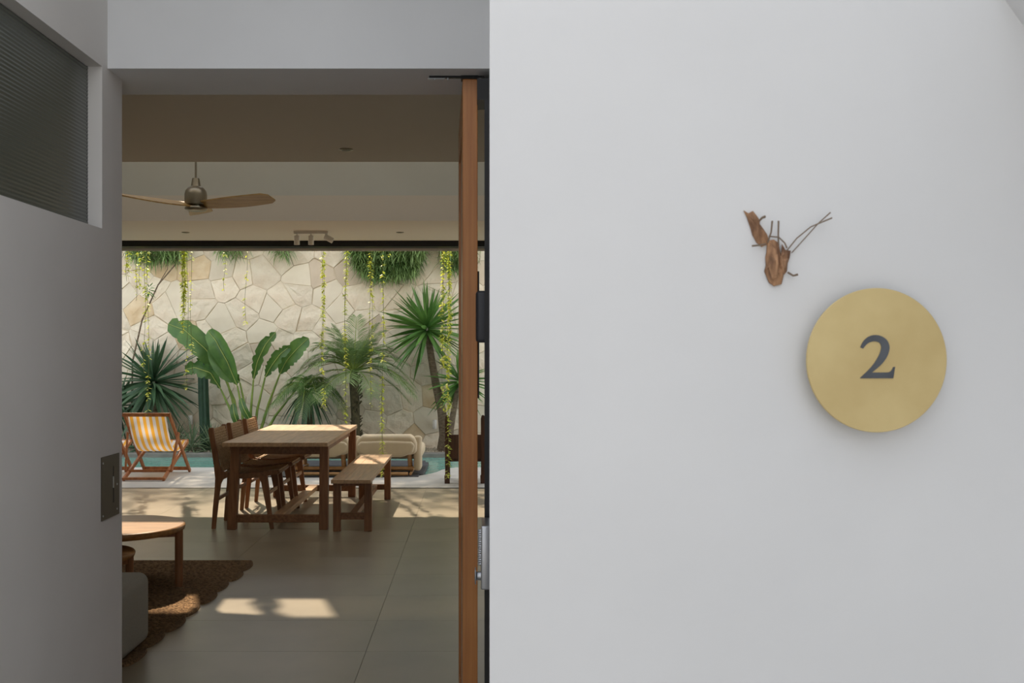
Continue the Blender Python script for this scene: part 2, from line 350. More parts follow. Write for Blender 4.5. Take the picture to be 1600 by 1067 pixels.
mb = MB(); mb.box(-5.1, 1.5, 9.68, 9.80, 3.0, 4.02); mb.box(-5.1, 1.5, 9.68, 9.80, 4.66, 4.95)
mb.box(-5.1, -3.9, 9.68, 9.80, 4.02, 4.66); mb.box(1.2, 1.5, 9.68, 9.80, 4.02, 4.66)
struct(mb.build('wall_clerestory', PLI))
struct(B('wall_interior_left', PLI, -5.3, -5.1, 3.45, 11.6, 0, 5.15))
struct(B('wall_interior_right', PLI, 1.5, 1.7, 3.45, 11.6, 0, 5.15))
dg = bpy.data.objects.new('door_3', None); col.objects.link(dg); struct(dg)
B('header_track', BLK, -5.1, 1.5, 11.40, 11.60, 2.695, 2.76, parent=dg)
B('header_lip', WHT, -5.1, 1.5, 11.60, 11.615, 2.665, 2.70, parent=dg)
B('floor_track', BLK, -5.1, 1.5, 11.425, 11.475, -.05, .002, parent=dg)
# ------------------------------------------------------------------ garden shell
dk = [(-12, 11.48), (6, 11.48), (6, 13.5), (-.25, 13.5), (-.36, 13.42), (-.45, 13.22), (-.52, 12.95), (-.62, 12.72), (-.78, 12.53), (-1.0, 12.44), (-1.3, 12.40), (-2.4, 12.40), (-2.65, 12.46), (-2.78, 12.65), (-2.82, 12.95), (-2.84, 13.25), (-2.95, 13.46), (-3.1, 13.5), (-12, 13.5)]
struct(MB().prism(dk, XY, -.25, 0).build('patio', CONC))
struct(B('pool_floor', POOLT, -12, 6, 12.3, 15.2, -1.3, -1.2))
mb = MB(); mb.box(-12, 6, 15.15, 15.2, -1.2, -.10); mb.prism([(a, b + .0) for a, b in dk[2:]][::1] , XY, -1.2, -.251); struct(mb.build('pool_wall', POOLT))
B('water', mw, -12, 6, 12.31, 15.15, -.07, -.04)['kind'] = 'structure'
struct(B('pool_curb', CURB, -12, 6, 15.15, 15.36, -.3, .02, bevel=.01))
struct(B('planting_bed', SOIL, -12, 6, 15.36, 16.1, -.3, .0))
mb = MB(); r = random.Random(4)
for i in range(900):
    x, y, s = r.uniform(-6.5, 1), r.uniform(15.4, 16.05), r.uniform(.015, .04)
    a = r.uniform(0, 3)
    mb.add([(x - s, y, .0), (x, y - s, 0), (x + s, y, 0), (x, y + s, 0), (x + a * .003, y, s * 1.1)], [(0, 1, 4), (1, 2, 4), (2, 3, 4), (3, 0, 4)], 0, True)
tag(mb.build('pebbles', PEB), 'pale pebbles scattered over the planting bed at the wall foot', 'pebbles', kind='stuff')
# stone wall: voronoi crazy paving, each stone its own mesh
gw = bpy.data.objects.new('wall_garden', None); col.objects.link(gw); struct(gw); gw.location = (0, 16.1, 0)
GX0, GX1, GZ0, GZ1 = -7.2, 1.6, -.05, 3.62
B('mortar', MORT, GX0 - 5, GX1 + 5, .003, .3, -.3, GZ1, parent=gw)
r = random.Random(21); seeds = []
nx, nz = 23, 11
for i in range(-1, nx + 1):
    for j in range(-1, nz + 1):
        seeds.append([GX0 + (i + .5 + (.25 if j % 2 else -.25) + r.uniform(-.46, .46)) * (GX1 - GX0) / nx, GZ0 + (j + .5 + r.uniform(-.46, .46)) * (GZ1 - GZ0) / nz])
def clip(poly, a, b, cc):
    out = []
    for i in range(len(poly)):
        p, q = poly[i], poly[(i + 1) % len(poly)]; dp = a * p[0] + b * p[1] - cc; dq = a * q[0] + b * q[1] - cc
        if dp <= 0: out.append(p)
        if (dp < 0 < dq) or (dq < 0 < dp): tt = dp / (dp - dq); out.append((p[0] + (q[0] - p[0]) * tt, p[1] + (q[1] - p[1]) * tt))
    return out
cnt = 0
for s in seeds:
    poly = [(GX0, GZ0), (GX1, GZ0), (GX1, GZ1), (GX0, GZ1)]
    for q in seeds:
        if q is s or abs(q[0] - s[0]) > 1.6 or abs(q[1] - s[1]) > 1.6: continue
        a, b = q[0] - s[0], q[1] - s[1]; L = math.hypot(a, b)
        gap = .0006 + .0013 * ((int(q[0] * 97) + int(s[0] * 97)) % 3)
        poly = clip(poly, a / L, b / L, (a * (q[0] + s[0]) + b * (q[1] + s[1])) / 2 / L - gap)
        if len(poly) < 3: break
    if len(poly) < 3: continue
    cx = sum(p[0] for p in poly) / len(poly); cz = sum(p[1] for p in poly) / len(poly)
    ring = []                                   # rough edge: subdivide sides with jitter
    for i in range(len(poly)):
        p, q = poly[i], poly[(i + 1) % len(poly)]; L = math.hypot(q[0] - p[0], q[1] - p[1])
        ring.append(p)
        if L > .14:
            j = r.uniform(-.004, .012); tt = r.uniform(.35, .65)
            mxp = (p[0] + (q[0] - p[0]) * tt, p[1] + (q[1] - p[1]) * tt); ring.append((mxp[0] + (cx - mxp[0]) * j * 3, mxp[1] + (cz - mxp[1]) * j * 3))
    k = len(ring); th = r.uniform(.008, .02); kind = r.random()
    smoothst = kind < .3
    tx, tz = r.uniform(-.03, .03), r.uniform(-.03, .03); amp = .002 if smoothst else .010
    def dep(x, z, e): return -th - (x - cx) * tx - (z - cz) * tz - amp * e * noise.noise(Vector((x * 8, z * 8, th * 90)))
    vs = [(x - cx, .012, z - cz) for x, z in ring]; vs += [(x - cx, dep(x, z, 1) + .004, z - cz) for x, z in ring]
    for f in (.95, .72, .4): vs += [((x - cx) * f, dep(cx + (x - cx) * f, cz + (z - cz) * f, 1.6), (z - cz) * f) for x, z in ring]
    vs.append((0, dep(cx, cz, 1), 0)); fs = []
    for lv in range(4):
        for i in range(k): j = (i + 1) % k; fs.append((lv * k + i, lv * k + j, lv * k + k + j, lv * k + k + i))
    fs += [(4 * k + i, 4 * k + (i + 1) % k, 5 * k) for i in range(k)]
    o = MB().add(vs, fs).build('stone', STONE4 if kind < .10 else (STONE2 if smoothst else (STONE3 if kind > .985 else STONE)), gw); o.location = (cx, 0, cz); cnt += 1
print('stones', cnt)
# ------------------------------------------------------------------ ceiling fittings
fan = thing('ceiling_fan', 'three-bladed wooden ceiling fan with nickel motor hanging on a long rod', 'ceiling fan', (-2.25, 8.2, 2.71))
MB().tube([(0, 0, .18), (0, 0, 2.24)], .008, 10).build('rod', NICK, fan)
MB().lathe([(.028, .20), (.03, .19), (.036, .15), (.04, .135)], (0, 0, 0), 20).build('canopy_cup', NICK, fan)
MB().lathe([(.035, .138), (.062, .125), (.082, .10), (.088, .07), (.088, 0), (.084, -.012)], (0, 0, 0), 32).build('motor', NICK, fan)
MB().lathe([(.082, -.03), (.088, -.04), (.084, -.055), (.05, -.062), (.01, -.064)], (0, 0, 0), 32).build('light_cover', NICK, fan)
for k, a in enumerate((101, 221, 341)):
    mb = MB(); ca, sa = math.cos(R(a)), math.sin(R(a)); vs = []; N = 14
    for i in range(N + 1):
        t_ = i / N; rr = .03 + .66 * t_; wd = (.045 + .05 * math.sin(math.pi * min(1, t_ * 1.25) * .5)) * (1 if t_ < .93 else .62)
        z = -.012 + .025 * t_ * t_ ; tw = -R(24 - 12 * t_)
        for sy, sz in ((-1, 1), (1, 1), (1, -1), (-1, -1)):
            y = sy * wd * 1.0 * math.cos(tw); zz = z + sy * wd * 1.0 * math.sin(tw) + sz * .005
            vs.append((rr * ca - y * sa, rr * sa + y * ca, zz))
    fs = [(i * 4 + j, i * 4 + (j + 1) % 4, i * 4 + 4 + (j + 1) % 4, i * 4 + 4 + j) for i in range(N) for j in range(4)] + [(0, 1, 2, 3), (N * 4 + 3, N * 4 + 2, N * 4 + 1, N * 4)]
    mb.add(vs, fs).build('blade', BLADE, fan)
for i, (px, Y, lb, rr) in enumerate(((541, 6.26, 'small round downlight in the low dark ceiling nearest the doorway', .042), (290, 10.6, 'tiny recessed downlight in the garden-side ceiling, beyond the ceiling fan', .04), (625, 10.6, 'tiny recessed downlight in the garden-side ceiling, on the timber-door side of the spotlight bar', .04))):
    t = thing('downlight', lb, 'downlight', ((px - PX) * Y / F, Y, 2.76), group='recessed ceiling downlights')
    MB().lathe([(rr, 0), (rr, -.006), (rr * .75, -.007)], (0, 0, 0), 24).build('rim', NICK, t)
    MB().lathe([(rr * .7, -.0071), (rr * .5, -.0075)], (0, 0, 0), 16).build('lens', BLK, t)
tr = thing('track_light', 'white ceiling spotlight bar with three small cylindrical heads', 'spotlight', (-1.70, 10.5, 2.76))
B('bar', WHT, -.175, .175, -.02, .02, -.03, 0, parent=tr, bevel=.003)
for i, x in enumerate((-.145, .0, .15)):
    M = Matrix.Rotation(R(0 if i < 2 else -62), 4, 'Y')
    hd = MB().lathe([(.0, 0), (.026, 0), (.029, -.004), (.029, -.095), (.024, -.096), (.023, -.085), (0, -.085)], (x + (0 if i < 2 else -.01), 0, -.045 if i < 2 else -.055), 18, M=M).build('lamp_head', WHT, tr)
    MB().tube([(x, 0, -.03), (x, 0, -.05)], .007, 8).build('swivel', WHT, tr)

# ------------------------------------------------------------------ dining table
TY0, TY1, TX0, TX1 = 8.70, 10.86, -2.165, -1.268
tb = thing('dining_table', 'long teak dining table with trestle stretchers on the tiled floor', 'table', ((TX0 + TX1) / 2, (TY0 + TY1) / 2, 0))
hw, hl = (TX1 - TX0) / 2, (TY1 - TY0) / 2
for i in range(7):
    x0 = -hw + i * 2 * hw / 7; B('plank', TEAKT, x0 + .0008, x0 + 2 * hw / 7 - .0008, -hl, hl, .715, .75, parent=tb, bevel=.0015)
B('apron', TEAK, -hw + .07, hw - .05, -hl + .07, -hl + .10, .645, .715, parent=tb)
B('apron', TEAK, -hw + .07, hw - .05, hl - .10, hl - .07, .645, .715, parent=tb)
B('apron', TEAK, -hw + .07, -hw + .10, -hl + .1, hl - .1, .645, .715, parent=tb)
B('apron', TEAK, hw - .09, hw - .06, -hl + .1, hl - .1, .645, .715, parent=tb)
for sy in (-1, 1):
    MB().bar((-hw + .10, sy * (hl - .09), .715), (-hw + .065, sy * (hl - .09), 0), .075, .075).build('leg', TEAKV, tb, .004)
    MB().bar((hw - .04, sy * (hl - .09), .715), (hw - .045, sy * (hl - .09), 0), .068, .075).build('leg', TEAKV, tb, .004)
    MB().box(-hw + .1, hw - .08, sy * (hl - .09) - .025, sy * (hl - .09) + .025, .06, .125).build('stretcher', TEAK, tb, .003)
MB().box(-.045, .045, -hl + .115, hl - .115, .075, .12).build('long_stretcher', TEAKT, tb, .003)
# bench
bn = thing('bench', 'low teak bench with a floor stretcher beside the dining table', 'bench', (-1.054, 9.64, 0))
bw, bl = .167, 1.08
for i in range(3):
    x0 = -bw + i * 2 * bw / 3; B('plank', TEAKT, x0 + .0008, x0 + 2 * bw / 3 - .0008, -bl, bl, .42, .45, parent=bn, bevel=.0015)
for sy in (-1, 1):
    for sx in (-1, 1): MB().box(sx * (bw - .035) - .032, sx * (bw - .035) + .032, sy * (bl - .14) - .03, sy * (bl - .14) + .03, 0, .42).build('leg', TEAKV, bn, .003)
    B('rail', TEAK, -bw + .06, bw - .06, sy * (bl - .14) - .02, sy * (bl - .14) + .02, .385, .42, parent=bn)
    B('stretcher', TEAK, -bw + .06, bw - .06, sy * (bl - .14) - .02, sy * (bl - .14) + .02, .10, .155, parent=bn)
B('long_stretcher', TEAK, -.03, .03, -bl + .16, bl - .16, .105, .15, parent=bn)
# ------------------------------------------------------------------ woven chairs (face +x)
def chair(loc, label):
    t = thing('dining_chair', label, 'chair', loc, 0, 'woven teak dining chairs')
    post = [(-.0, .849), (.012, .87), (.045, .87), (.062, .76), (.085, .62), (.10, .53), (.125, .495), (.165, .486), (.165, .44), (.128, .425), (.108, .385), (.092, .27), (.075, .12), (.062, 0), (.028, 0), (.040, .18), (.055, .33), (.060, .43), (.048, .55), (.025, .70)]
    rail = [(.165, .486), (.30, .478), (.48, .492), (.60, .505), (.615, .495), (.605, .475), (.50, .452), (.44, .44), (.30, .43), (.165, .44)]
    fl = [(.425, .45), (.51, .455), (.522, .36), (.545, .15), (.565, 0), (.530, 0), (.505, .15), (.475, .30), (.455, .40)]
    for y in (0, .43):
        MB().prism(post[::-1], XZ, y, y + .03).build('rear_leg', TEAKV, t, .004)
        MB().prism(rail[::-1], XZ, y + .002, y + .028).build('seat_rail', TEAK, t, .003)
        MB().prism(fl[::-1], XZ, y + .001, y + .029).build('front_leg', TEAKV, t, .004)
    mb = MB(); N = 17
    for i in range(N):
        f = i / (N - 1); x = .035 + .075 * (1 - f) ** 1.0; z = .50 + .345 * f; hh = .0085 if i not in (0, N - 1) else .014
        mb.box(x - .008, x + .008, .03, .43, z - hh, z + hh); 
    mb.box(.045, .05, .03, .43, .50, .52)
    for k in range(9):
        y = .06 + k * .0425; mb.bar((.114, y, .50), (.038, y, .845), .012, .012)
    mb.build('backrest', WEAVE, t)
    mb = MB(); K = 22
    for i in range(K):
        f = i / (K - 1); x = .16 + .44 * f; z = .485 - .022 * math.sin(math.pi * min(f * 1.1, 1)) + .018 * f
        mb.box(x - .0085, x + .0085, .028, .432, z - .006, z + .008)
    for k in range(12): y = .045 + k * .0325; mb.box(.155, .60, y - .006, y + .006, .464, .47)
    mb.build('seat', WEAVE, t)
    for x, z in ((.60, .485), (.10, .46)): MB().tube([(x, .02, z), (x, .44, z)], .014, 8).build('cross_rail', TEAK, t)
    MB().bar((.085, .02, .26), (.085, .44, .26), .018, .03).build('stretcher', TEAK, t)
    MB().bar((.505, .02, .30), (.505, .44, .30), .018, .03).build('stretcher', TEAKT, t)
    return t
c0 = chair((-2.31, 8.80, 0), 'woven-back teak dining chair nearest the doorway on the long side of the table')
dup(c0, 'woven-back teak dining chair in the middle of the three along the table', (-2.31, 9.42, 0))
dup(c0, 'woven-back teak dining chair nearest the garden of the three along the table', (-2.29, 9.97, 0))
# dark wooden chair by the pool seen at the timber door
ac = thing('wooden_armchair', 'dark wooden chair with a broad back panel on the patio by the timber door', 'chair', (-.32, 11.86, 0))
for x in (-.025, .39):
    MB().prism([(x - .027, 0), (x + .032, 0), (x + .032, .09), (x + .027, .60), (x + .03, .76), (x + .012, .79), (x - .012, .79), (x - .024, .75), (x - .022, .10), (x - .03, .09)], XZ, -.03, .03).build('post', DKW, ac, .004)
    MB().box(x - .02, x + .025, .42, .47, 0, .46).build('front_leg', DKW, ac, .004)
    MB().box(x - .03, x + .035, -.02, .50, .46, .49).build('armrest', DKW, ac, .004)
B('back_panel', DKW, 0, .37, -.012, .015, .285, .565, parent=ac, bevel=.004)
B('seat', DKW, 0, .37, .015, .45, .25, .285, parent=ac, bevel=.004)
# ------------------------------------------------------------------ coffee tables, rug, sofa
def coffee(label, loc, Rr, H, th, angs, lg):
    t = thing('coffee_table', label, 'coffee table', loc, 0, 'nested round coffee tables')
    MB().lathe([(Rr - .03, H - th), (Rr - .006, H - th + .008), (Rr, H - .012), (Rr - .006, H - .002), (Rr - .016, H)], (0, 0, 0), 64).build('tabletop', COFW, t)
    for a in angs:
        x, y = (Rr - .028) * math.cos(R(a)), (Rr - .028) * math.sin(R(a))
        MB().tube([(x, y, 0.021), (x, y, H - .012)], lg, 16).build('leg', TEAKV, t)
    for a, b in zip(angs, angs[1:] + angs[:1]):
        p = [((Rr - .028) * math.cos(R(q)), (Rr - .028) * math.sin(R(q)), H - th - .015) for q in (a, b)]
        MB().bar(p[0], p[1], .025, .03).build('rail', TEAKV, t)
    return t
coffee('larger, taller round wooden coffee table standing on the rug', (-2.285, 6.56, 0), .405, .415, .045, [0, 125, 212], .026)
coffee('small lower round wooden table tucked beside the taller coffee table', (-2.335, 6.14, 0), .275, .32, .04, [5, 185, 275], .024)
rg = thing('jute_rug', 'brown braided jute rug with scalloped edges under the coffee tables', 'rug', (-2.8, 6.25, 0))
RW, yy, i = .31, 7.39, 0
while yy > 5.0:
    y1 = yy; y0 = yy - RW; cy = (y0 + y1) / 2 - 6.25; xr = 1.21 - .012 * i + .014 * (i % 2); N = 12
    mb = MB(); rings = 6
    for q in range(rings):
        ra = (RW / 2 - .001) * (1 - q / rings); rb = (RW / 2 - .001) * (1 - (q + .92) / rings)
        def stad(rr, z):
            xe = xr - .045
            pts = [(xe + rr * .28 * math.cos(a), cy + rr * math.sin(a) * 1.0, z) for a in [R(-90 + 180 * j / N) for j in range(N + 1)]]
            pts += [(-1.2 - rr * math.cos(a), cy - rr * math.sin(a), z) for a in [R(-90 + 180 * j / N) for j in range(N + 1)]]
            return pts
        A, C2, D = stad(ra, .003 if q else 0.0), stad((ra + rb) / 2, .021), stad(max(rb, .001), .004); k = len(A)
        fs = [(l_ * k + a, l_ * k + (a + 1) % k, l_ * k + k + (a + 1) % k, l_ * k + k + a) for l_ in range(2) for a in range(k)]
        mb.add(A + C2 + D, fs, 0, True)
    mb.build('braided_strip', JUTE, rg); yy -= RW - .004; i += 1
sf = thing('sofa', 'grey upholstered sofa end with rounded corners by the doorway', 'sofa', (-2.5, 4.75, 0))
B('base', SOFA, -.78, .79, -.50, .62, .012, .375, parent=sf, bevel=.05, seg=5)
B('back_cushion', SOFA, -.8, -.45, -.5, .6, .36, .78, parent=sf, bevel=.07, seg=5)
# ------------------------------------------------------------------ deck chairs (face +y)
def deckchair(loc, label):
    t = thing('deck_chair', label, 'deck chair', loc, 0, 'striped deck chairs on the patio')
    W = .57; hb = W / 2
    A0, A1 = (.16, .78), (.97, .012)      # (y,z) back frame: top, foot
    B0, B1 = (1.06, .38), (.03, .018)     # seat frame: front top, rear foot
    for s in (-1, 1):
        MB().bar((s * (hb - .02), *A0), (s * hb, *A1), .028, .045).build('back_rail', DCW, t, .004)
        MB().bar((s * (hb - .055), *B0), (s * (hb - .05), *B1), .028, .045).build('seat_rail', DCW, t, .004)
        MB().bar((s * (hb + .025), .40, .545), (s * (hb - .01), .22, .10), .022, .04).build('prop_rail', DCW, t, .004)
    MB().bar((-hb + .0, .15, .775), (hb - .0, .15, .775), .04, .045).build('top_bar', DCW, t, .006)
    MB().bar((-hb, .93, .05), (hb, .93, .05), .022, .045).build('foot_bar', DCW, t, .004)
    MB().bar((-hb + .03, .05, .028), (hb - .03, .05, .028), .045, .03).build('rear_bar', DCW, t, .004)
    MB().bar((-hb + .04, 1.05, .385), (hb - .04, 1.05, .385), .035, .04).build('front_bar', DCW, t, .004)
    MB().bar((-hb, .22, .10), (hb, .22, .10), .022, .03).build('prop_bar', DCW, t, .004)
    P = []; N = 22; p0, p1, p2, p3 = Vector((.165, .755)), Vector((.30, .50)), Vector((.46, .10)), Vector((1.04, .40))
    for i in range(N + 1):
        u = i / N; P.append(p0 * (1 - u) ** 3 + p1 * 3 * u * (1 - u) ** 2 + p2 * 3 * u * u * (1 - u) + p3 * u ** 3)
    st = [0]; ws = [.55] + [1] * 11 + [.55]
    for q in ws: st.append(st[-1] + q)
    SWd = .455; cl = MB()
    for j in range(len(ws)):
        x0 = -SWd / 2 + SWd * st[j] / st[-1]; x1 = -SWd / 2 + SWd * st[j + 1] / st[-1]
        vs = [];
        for p in P: vs += [(x0, p.x, p.y), (x1, p.x, p.y)]
        cl.add(vs, [(2 * i, 2 * i + 1, 2 * i + 3, 2 * i + 2) for i in range(N)], j % 2, True)
    cl.build('sling', [CAN, YEL], t)
    return t
d0 = deckchair((-3.925, 12.02, 0), 'yellow and white striped deck chair standing whole in view by the pool')
dup(d0, 'striped deck chair mostly hidden behind the doorway wall, beside the fully visible one', (-4.65, 12.02, 0))
# ------------------------------------------------------------------ lounge chairs on the slate platform
pf = thing('pool_platform', 'dark slatted platform at the pool edge under the lounge chairs', 'platform', (0, 0, 0))
for i in range(9):
    y = 12.47 + i * .2; B('plank', SLATE, -2.55, -.66 + .0 * i - (.05 if i in (0, 8) else 0), y, y + .19, -.10, .012, parent=pf, bevel=.006)
def lounge(loc, label):
    t = thing('lounge_chair', label, 'lounge chair', loc, 0, 'cushioned lounge chairs by the pool')
    z0 = .012
    for s in (-1, 1):
        MB().tube([(s * .29, .16, z0 + .05), (s * .275, .13, .30)], .030, 12).build('leg', OAKL, t)
        MB().tube([(s * .30, -.02, z0 + .02), (s * .30, 1.0, z0 + .02)], .018, 10).build('runner', OAKL, t)
        MB().tube([(s * .33, .95, z0 + .03), (s * .33, .95, .20)], .03, 12).build('leg', OAKL, t)
    MB().tube([(-.33, .10, .085), (.33, .10, .085)], .025, 12).build('cross_bar', OAKL, t)
    MB().tube([(-.31, -.03, .035), (.27, -.03, .035)], .021, 12).build('cross_bar', OAKL, t)
    MB().prism([(-.375, .28), (-.375, .40), (-.35, .46), (-.29, .50), (.29, .50), (.35, .46), (.375, .40), (.375, .28), (.3, .26), (-.3, .26)][::-1], XZ, .0, .27).build('back_cushion', CUSH, t, .045, 5)
    MB().prism([(-.355, .385), (-.31, .425), (0, .435), (.31, .425), (.355, .385), (.33, .29), (.2, .235), (-.2, .235), (-.33, .29)], XZ, -.03, .06).build('back_flap', CUSH, t, .03, 4)
    MB().prism([(.05, .06), (.36, .06), (.33, .47), (.12, .49)], YZ, .335, .425).build('side_cushion', CUSH, t, .035, 5)
    MB().prism([(.05, .06), (.36, .06), (.33, .47), (.12, .49)], YZ, -.425, -.335).build('side_cushion', CUSH, t, .035, 5)
    MB().box(-.41, .43, .28, 1.05, .18, .34).build('seat_cushion', CUSH, t, .06, 5)
    return t
l0 = lounge((-1.11, 12.52, 0), 'beige cushioned lounge chair beyond the bench, with its whole back in view')
dup(l0, 'beige cushioned lounge chair seen under and behind the dining table', (-1.93, 12.52, 0))

# ------------------------------------------------------------------ plants
def leafobj(name, m, parent, mb): return mb.build(name, m, parent)
def rosette(name, label, cat, base, trunk, crown, n_, ln, wd, m, seed, el=(-35, 85), droop=.25, trr=.04, bias=None, group=None, tm_=None):
    t = thing(name, label, cat, base, 0, group); b = Vector(base); r = random.Random(seed)
    if trunk:
        pts = [Vector(p) - b for p in trunk]; mb = MB()
        k = len(pts); rs = [trr * (1.35 - .6 * i / (k - 1)) for i in range(k)]; mb.tube(pts, rs, 10); mb.build('trunk', tm_ or TRNK, t)
    cr = Vector(crown) - b
    for i in range(n_):
        az = i * 2.39996 + r.uniform(-.2, .2); f = (i + .5) / n_
        e = R(el[1] + (el[0] - el[1]) * f ** .8 + r.uniform(-7, 7))
        d = Vector((math.cos(az) * math.cos(e), math.sin(az) * math.cos(e), math.sin(e)))
        if bias: d = (d + Vector(bias)).normalized()
        L = ln * r.uniform(.82, 1.08) * (.85 if f < .12 else 1)
        if base[1] < 16 and crown[1] + d.y * L > 15.98: d = Vector((d.x, (15.98 - crown[1]) / L, d.z)).normalized()
        sd_ = d.cross(Vector((0, 0, 1))); sd_ = sd_.normalized() if sd_.length > .05 else Vector((1, 0, 0)); sd_ = Matrix.Rotation(r.uniform(-1, 1), 3, d) @ sd_
        mb = MB(); mb.blade((0, 0, 0), d, L, wd * r.uniform(.85, 1.1), droop * r.uniform(.3, 1.3) * (.35 + f), 5, side=sd_)
        o = mb.build('leaf', m, t); o.location = cr + d * .02 + Vector((0, 0, -.10 * f))
    return t
Yp = 15.68
rosette('yucca', 'large dark spiky yucca behind the striped deck chair', 'yucca', at(243, 718, Yp) * 1, [at(243, 708, Yp), at(241, 650, Yp), at(240, 605, Yp)], at(240, 592, Yp), 120, .80, .06, YUC, 3, el=(-60, 88), droop=.22, trr=.06)
rosette('yucca', 'darker yucca half hidden behind the doorway wall at the garden wall', 'yucca', at(180, 712, 15.8), [at(180, 708, 15.8), at(182, 640, 15.8)], at(184, 630, 15.8), 60, .6, .05, YUC, 9, el=(-50, 80), droop=.25, trr=.06)
rosette('dracaena_tree', 'tall dracaena tree with one spiky crown on a curved bare trunk', 'tree', at(692, 706, 15.7), [at(690, 708, 15.7), at(694, 680, 15.7), at(690, 640, 15.7), at(681, 600, 15.7), at(674, 560, 15.7), at(668, 520, 15.7)], at(667, 508, 15.7), 100, .80, .058, DRA, 5, el=(-48, 88), droop=.14, trr=.062)
rosette('dracaena_tree', 'shorter dracaena tree with a leaning trunk half hidden by the timber door', 'tree', at(700, 706, 15.5), [at(700, 706, 15.5), at(704, 670, 15.5), at(710, 635, 15.5), at(716, 600, 15.5)], at(718, 590, 15.5), 70, .55, .05, DRA, 6, el=(-45, 85), droop=.18, trr=.045)
# cactus
t = thing('cactus', 'tall dark green columnar cactus at the stone wall', 'cactus', at(322, 708, 15.8))
b = Vector(t.location)
MB().tube([at(322, 706, 15.8) - b, at(320, 670, 15.8) - b, at(318, 620, 15.8) - b, at(317, 575, 15.8) - b, at(317, 562, 15.8) - b], [.075, .08, .08, .078, .03], 28, rmod=lambda j, n, i: 1.0 if j % 4 < 2 else .72).build('stem', CACT, t)
# banana-like plant
bp_ = thing('bird_of_paradise', 'broad-leaved green plant with tall pale stalks between cactus and palm', 'plant', at(388, 706, 15.55))
bb = Vector(bp_.location)
def bigleaf(pts, wd, stalk, Y, tilt=0.0, seed=1, notch=0.0):
    r = random.Random(seed); P = [at(x, y, Y + .0) for x, y in pts]; k = 14; path = []; k = 22
    for i in range(k + 1):
        u = i / k * (len(P) - 1); a = min(int(u), len(P) - 2); f = u - a; path.append(P[a].lerp(P[a + 1], f))
    L = sum((path[i + 1] - path[i]).length for i in range(k)); vs = []; org = path[-1].copy()
    for i, p in enumerate(path):
        u = i / k; d = (path[min(i + 1, k)] - path[max(i - 1, 0)]).normalized(); x = d.cross(Vector((0, 1, 0))).normalized()
        ww = wd / F * Y * (math.sin(math.pi * (u * .93 + .07)) ** .55) * (.98 if u < .9 else .75) * (0.15 if i == 0 else 1)
        p = p + Vector((0, -.12 * math.sin(math.pi * u), 0)); n1, n2 = [1 - (min(.75, notch * 3) * r.random() if notch and r.random() < .35 else .06 * r.random()) for _ in (0, 1)]
        nv = Vector((0, -1, 0)) * tilt
        vs += [p + x * ww * n1 + Vector((0, -.35 * ww, 0)) - nv * ww, p + x * ww * .5 + Vector((0, -.1 * ww, 0)) - nv * ww * .5, p + Vector((0, .05 * ww, 0)), p - x * ww * .5 + Vector((0, -.1 * ww, 0)) + nv * ww * .5, p - x * ww * n2 + Vector((0, -.35 * ww, 0)) + nv * ww]
    vs = [v - org for v in vs]
    fs = [(i * 5 + j, i * 5 + j + 1, i * 5 + 6 + j, i * 5 + 5 + j) for i in range(k) for j in range(4)]
    o = MB().add(vs, fs, 0, True).build('leaf', BAN, bp_); o.location = org - bb
    mr = MB().tube([p + Vector((0, -.12 * math.sin(math.pi * i / k) - .004, 0)) - org for i, p in enumerate(path)], [.003 + .006 * i / k for i in range(k + 1)], 5).build('midrib', RIB, o)
    S = [path[-1]] + [at(x, y, Y + .0) for x, y in stalk[:-1]] + [at(stalk[-1][0], stalk[-1][1], 15.55)]
    S2 = []
    for i in range(len(S) - 1):
        for q in range(4): S2.append(S[i].lerp(S[i + 1], q / 4))
    S2.append(S[-1]); k2 = len(S2)
    MB().tube([p - bb for p in S2], [.012 + .018 * i / k2 for i in range(k2)], 8).build('stalk', PET, bp_)
bigleaf([(263, 506), (292, 516), (325, 546), (350, 588)], 19, [(366, 625), (378, 700)], 15.62, .2, 1, .12)
bigleaf([(325, 517), (340, 532), (358, 565), (371, 603)], 16, [(378, 640), (384, 702)], 15.45, -.3, 2)
bigleaf([(331, 536), (345, 560), (360, 582), (375, 598)], 16, [(384, 640), (388, 702)], 15.5, .1, 3, .1)
bigleaf([(431, 519), (417, 538), (404, 566), (396, 594)], 9, [(392, 640), (390, 704)], 15.5, .5, 4, .35)
bigleaf([(453, 541), (440, 553), (426, 572), (414, 590)], 10, [(402, 640), (394, 704)], 15.55, .3, 5, .15)
bigleaf([(482, 528), (466, 545), (450, 563), (437, 585)], 15, [(420, 630), (398, 704)], 15.68, .1, 6, .1)
bigleaf([(289, 577), (308, 574), (332, 582), (345, 608)], 13, [(362, 645), (380, 704)], 15.5, .0, 7, .45)
bigleaf([(311, 566), (320, 556), (332, 556), (346, 566)], 11, [(362, 620), (382, 704)], 15.7, .0, 8, .25)
bigleaf([(462, 645), (474, 612), (470, 600), (455, 618)], 5, [(430, 650), (400, 704)], 15.6, .0, 11, .2)
bigleaf([(364, 630), (368, 642), (372, 656), (376, 670)], 6, [(380, 690), (384, 704)], 15.4, .2, 9)
bigleaf([(376, 622), (382, 634), (389, 648), (395, 664)], 6, [(394, 685), (390, 704)], 15.38, .2, 10)
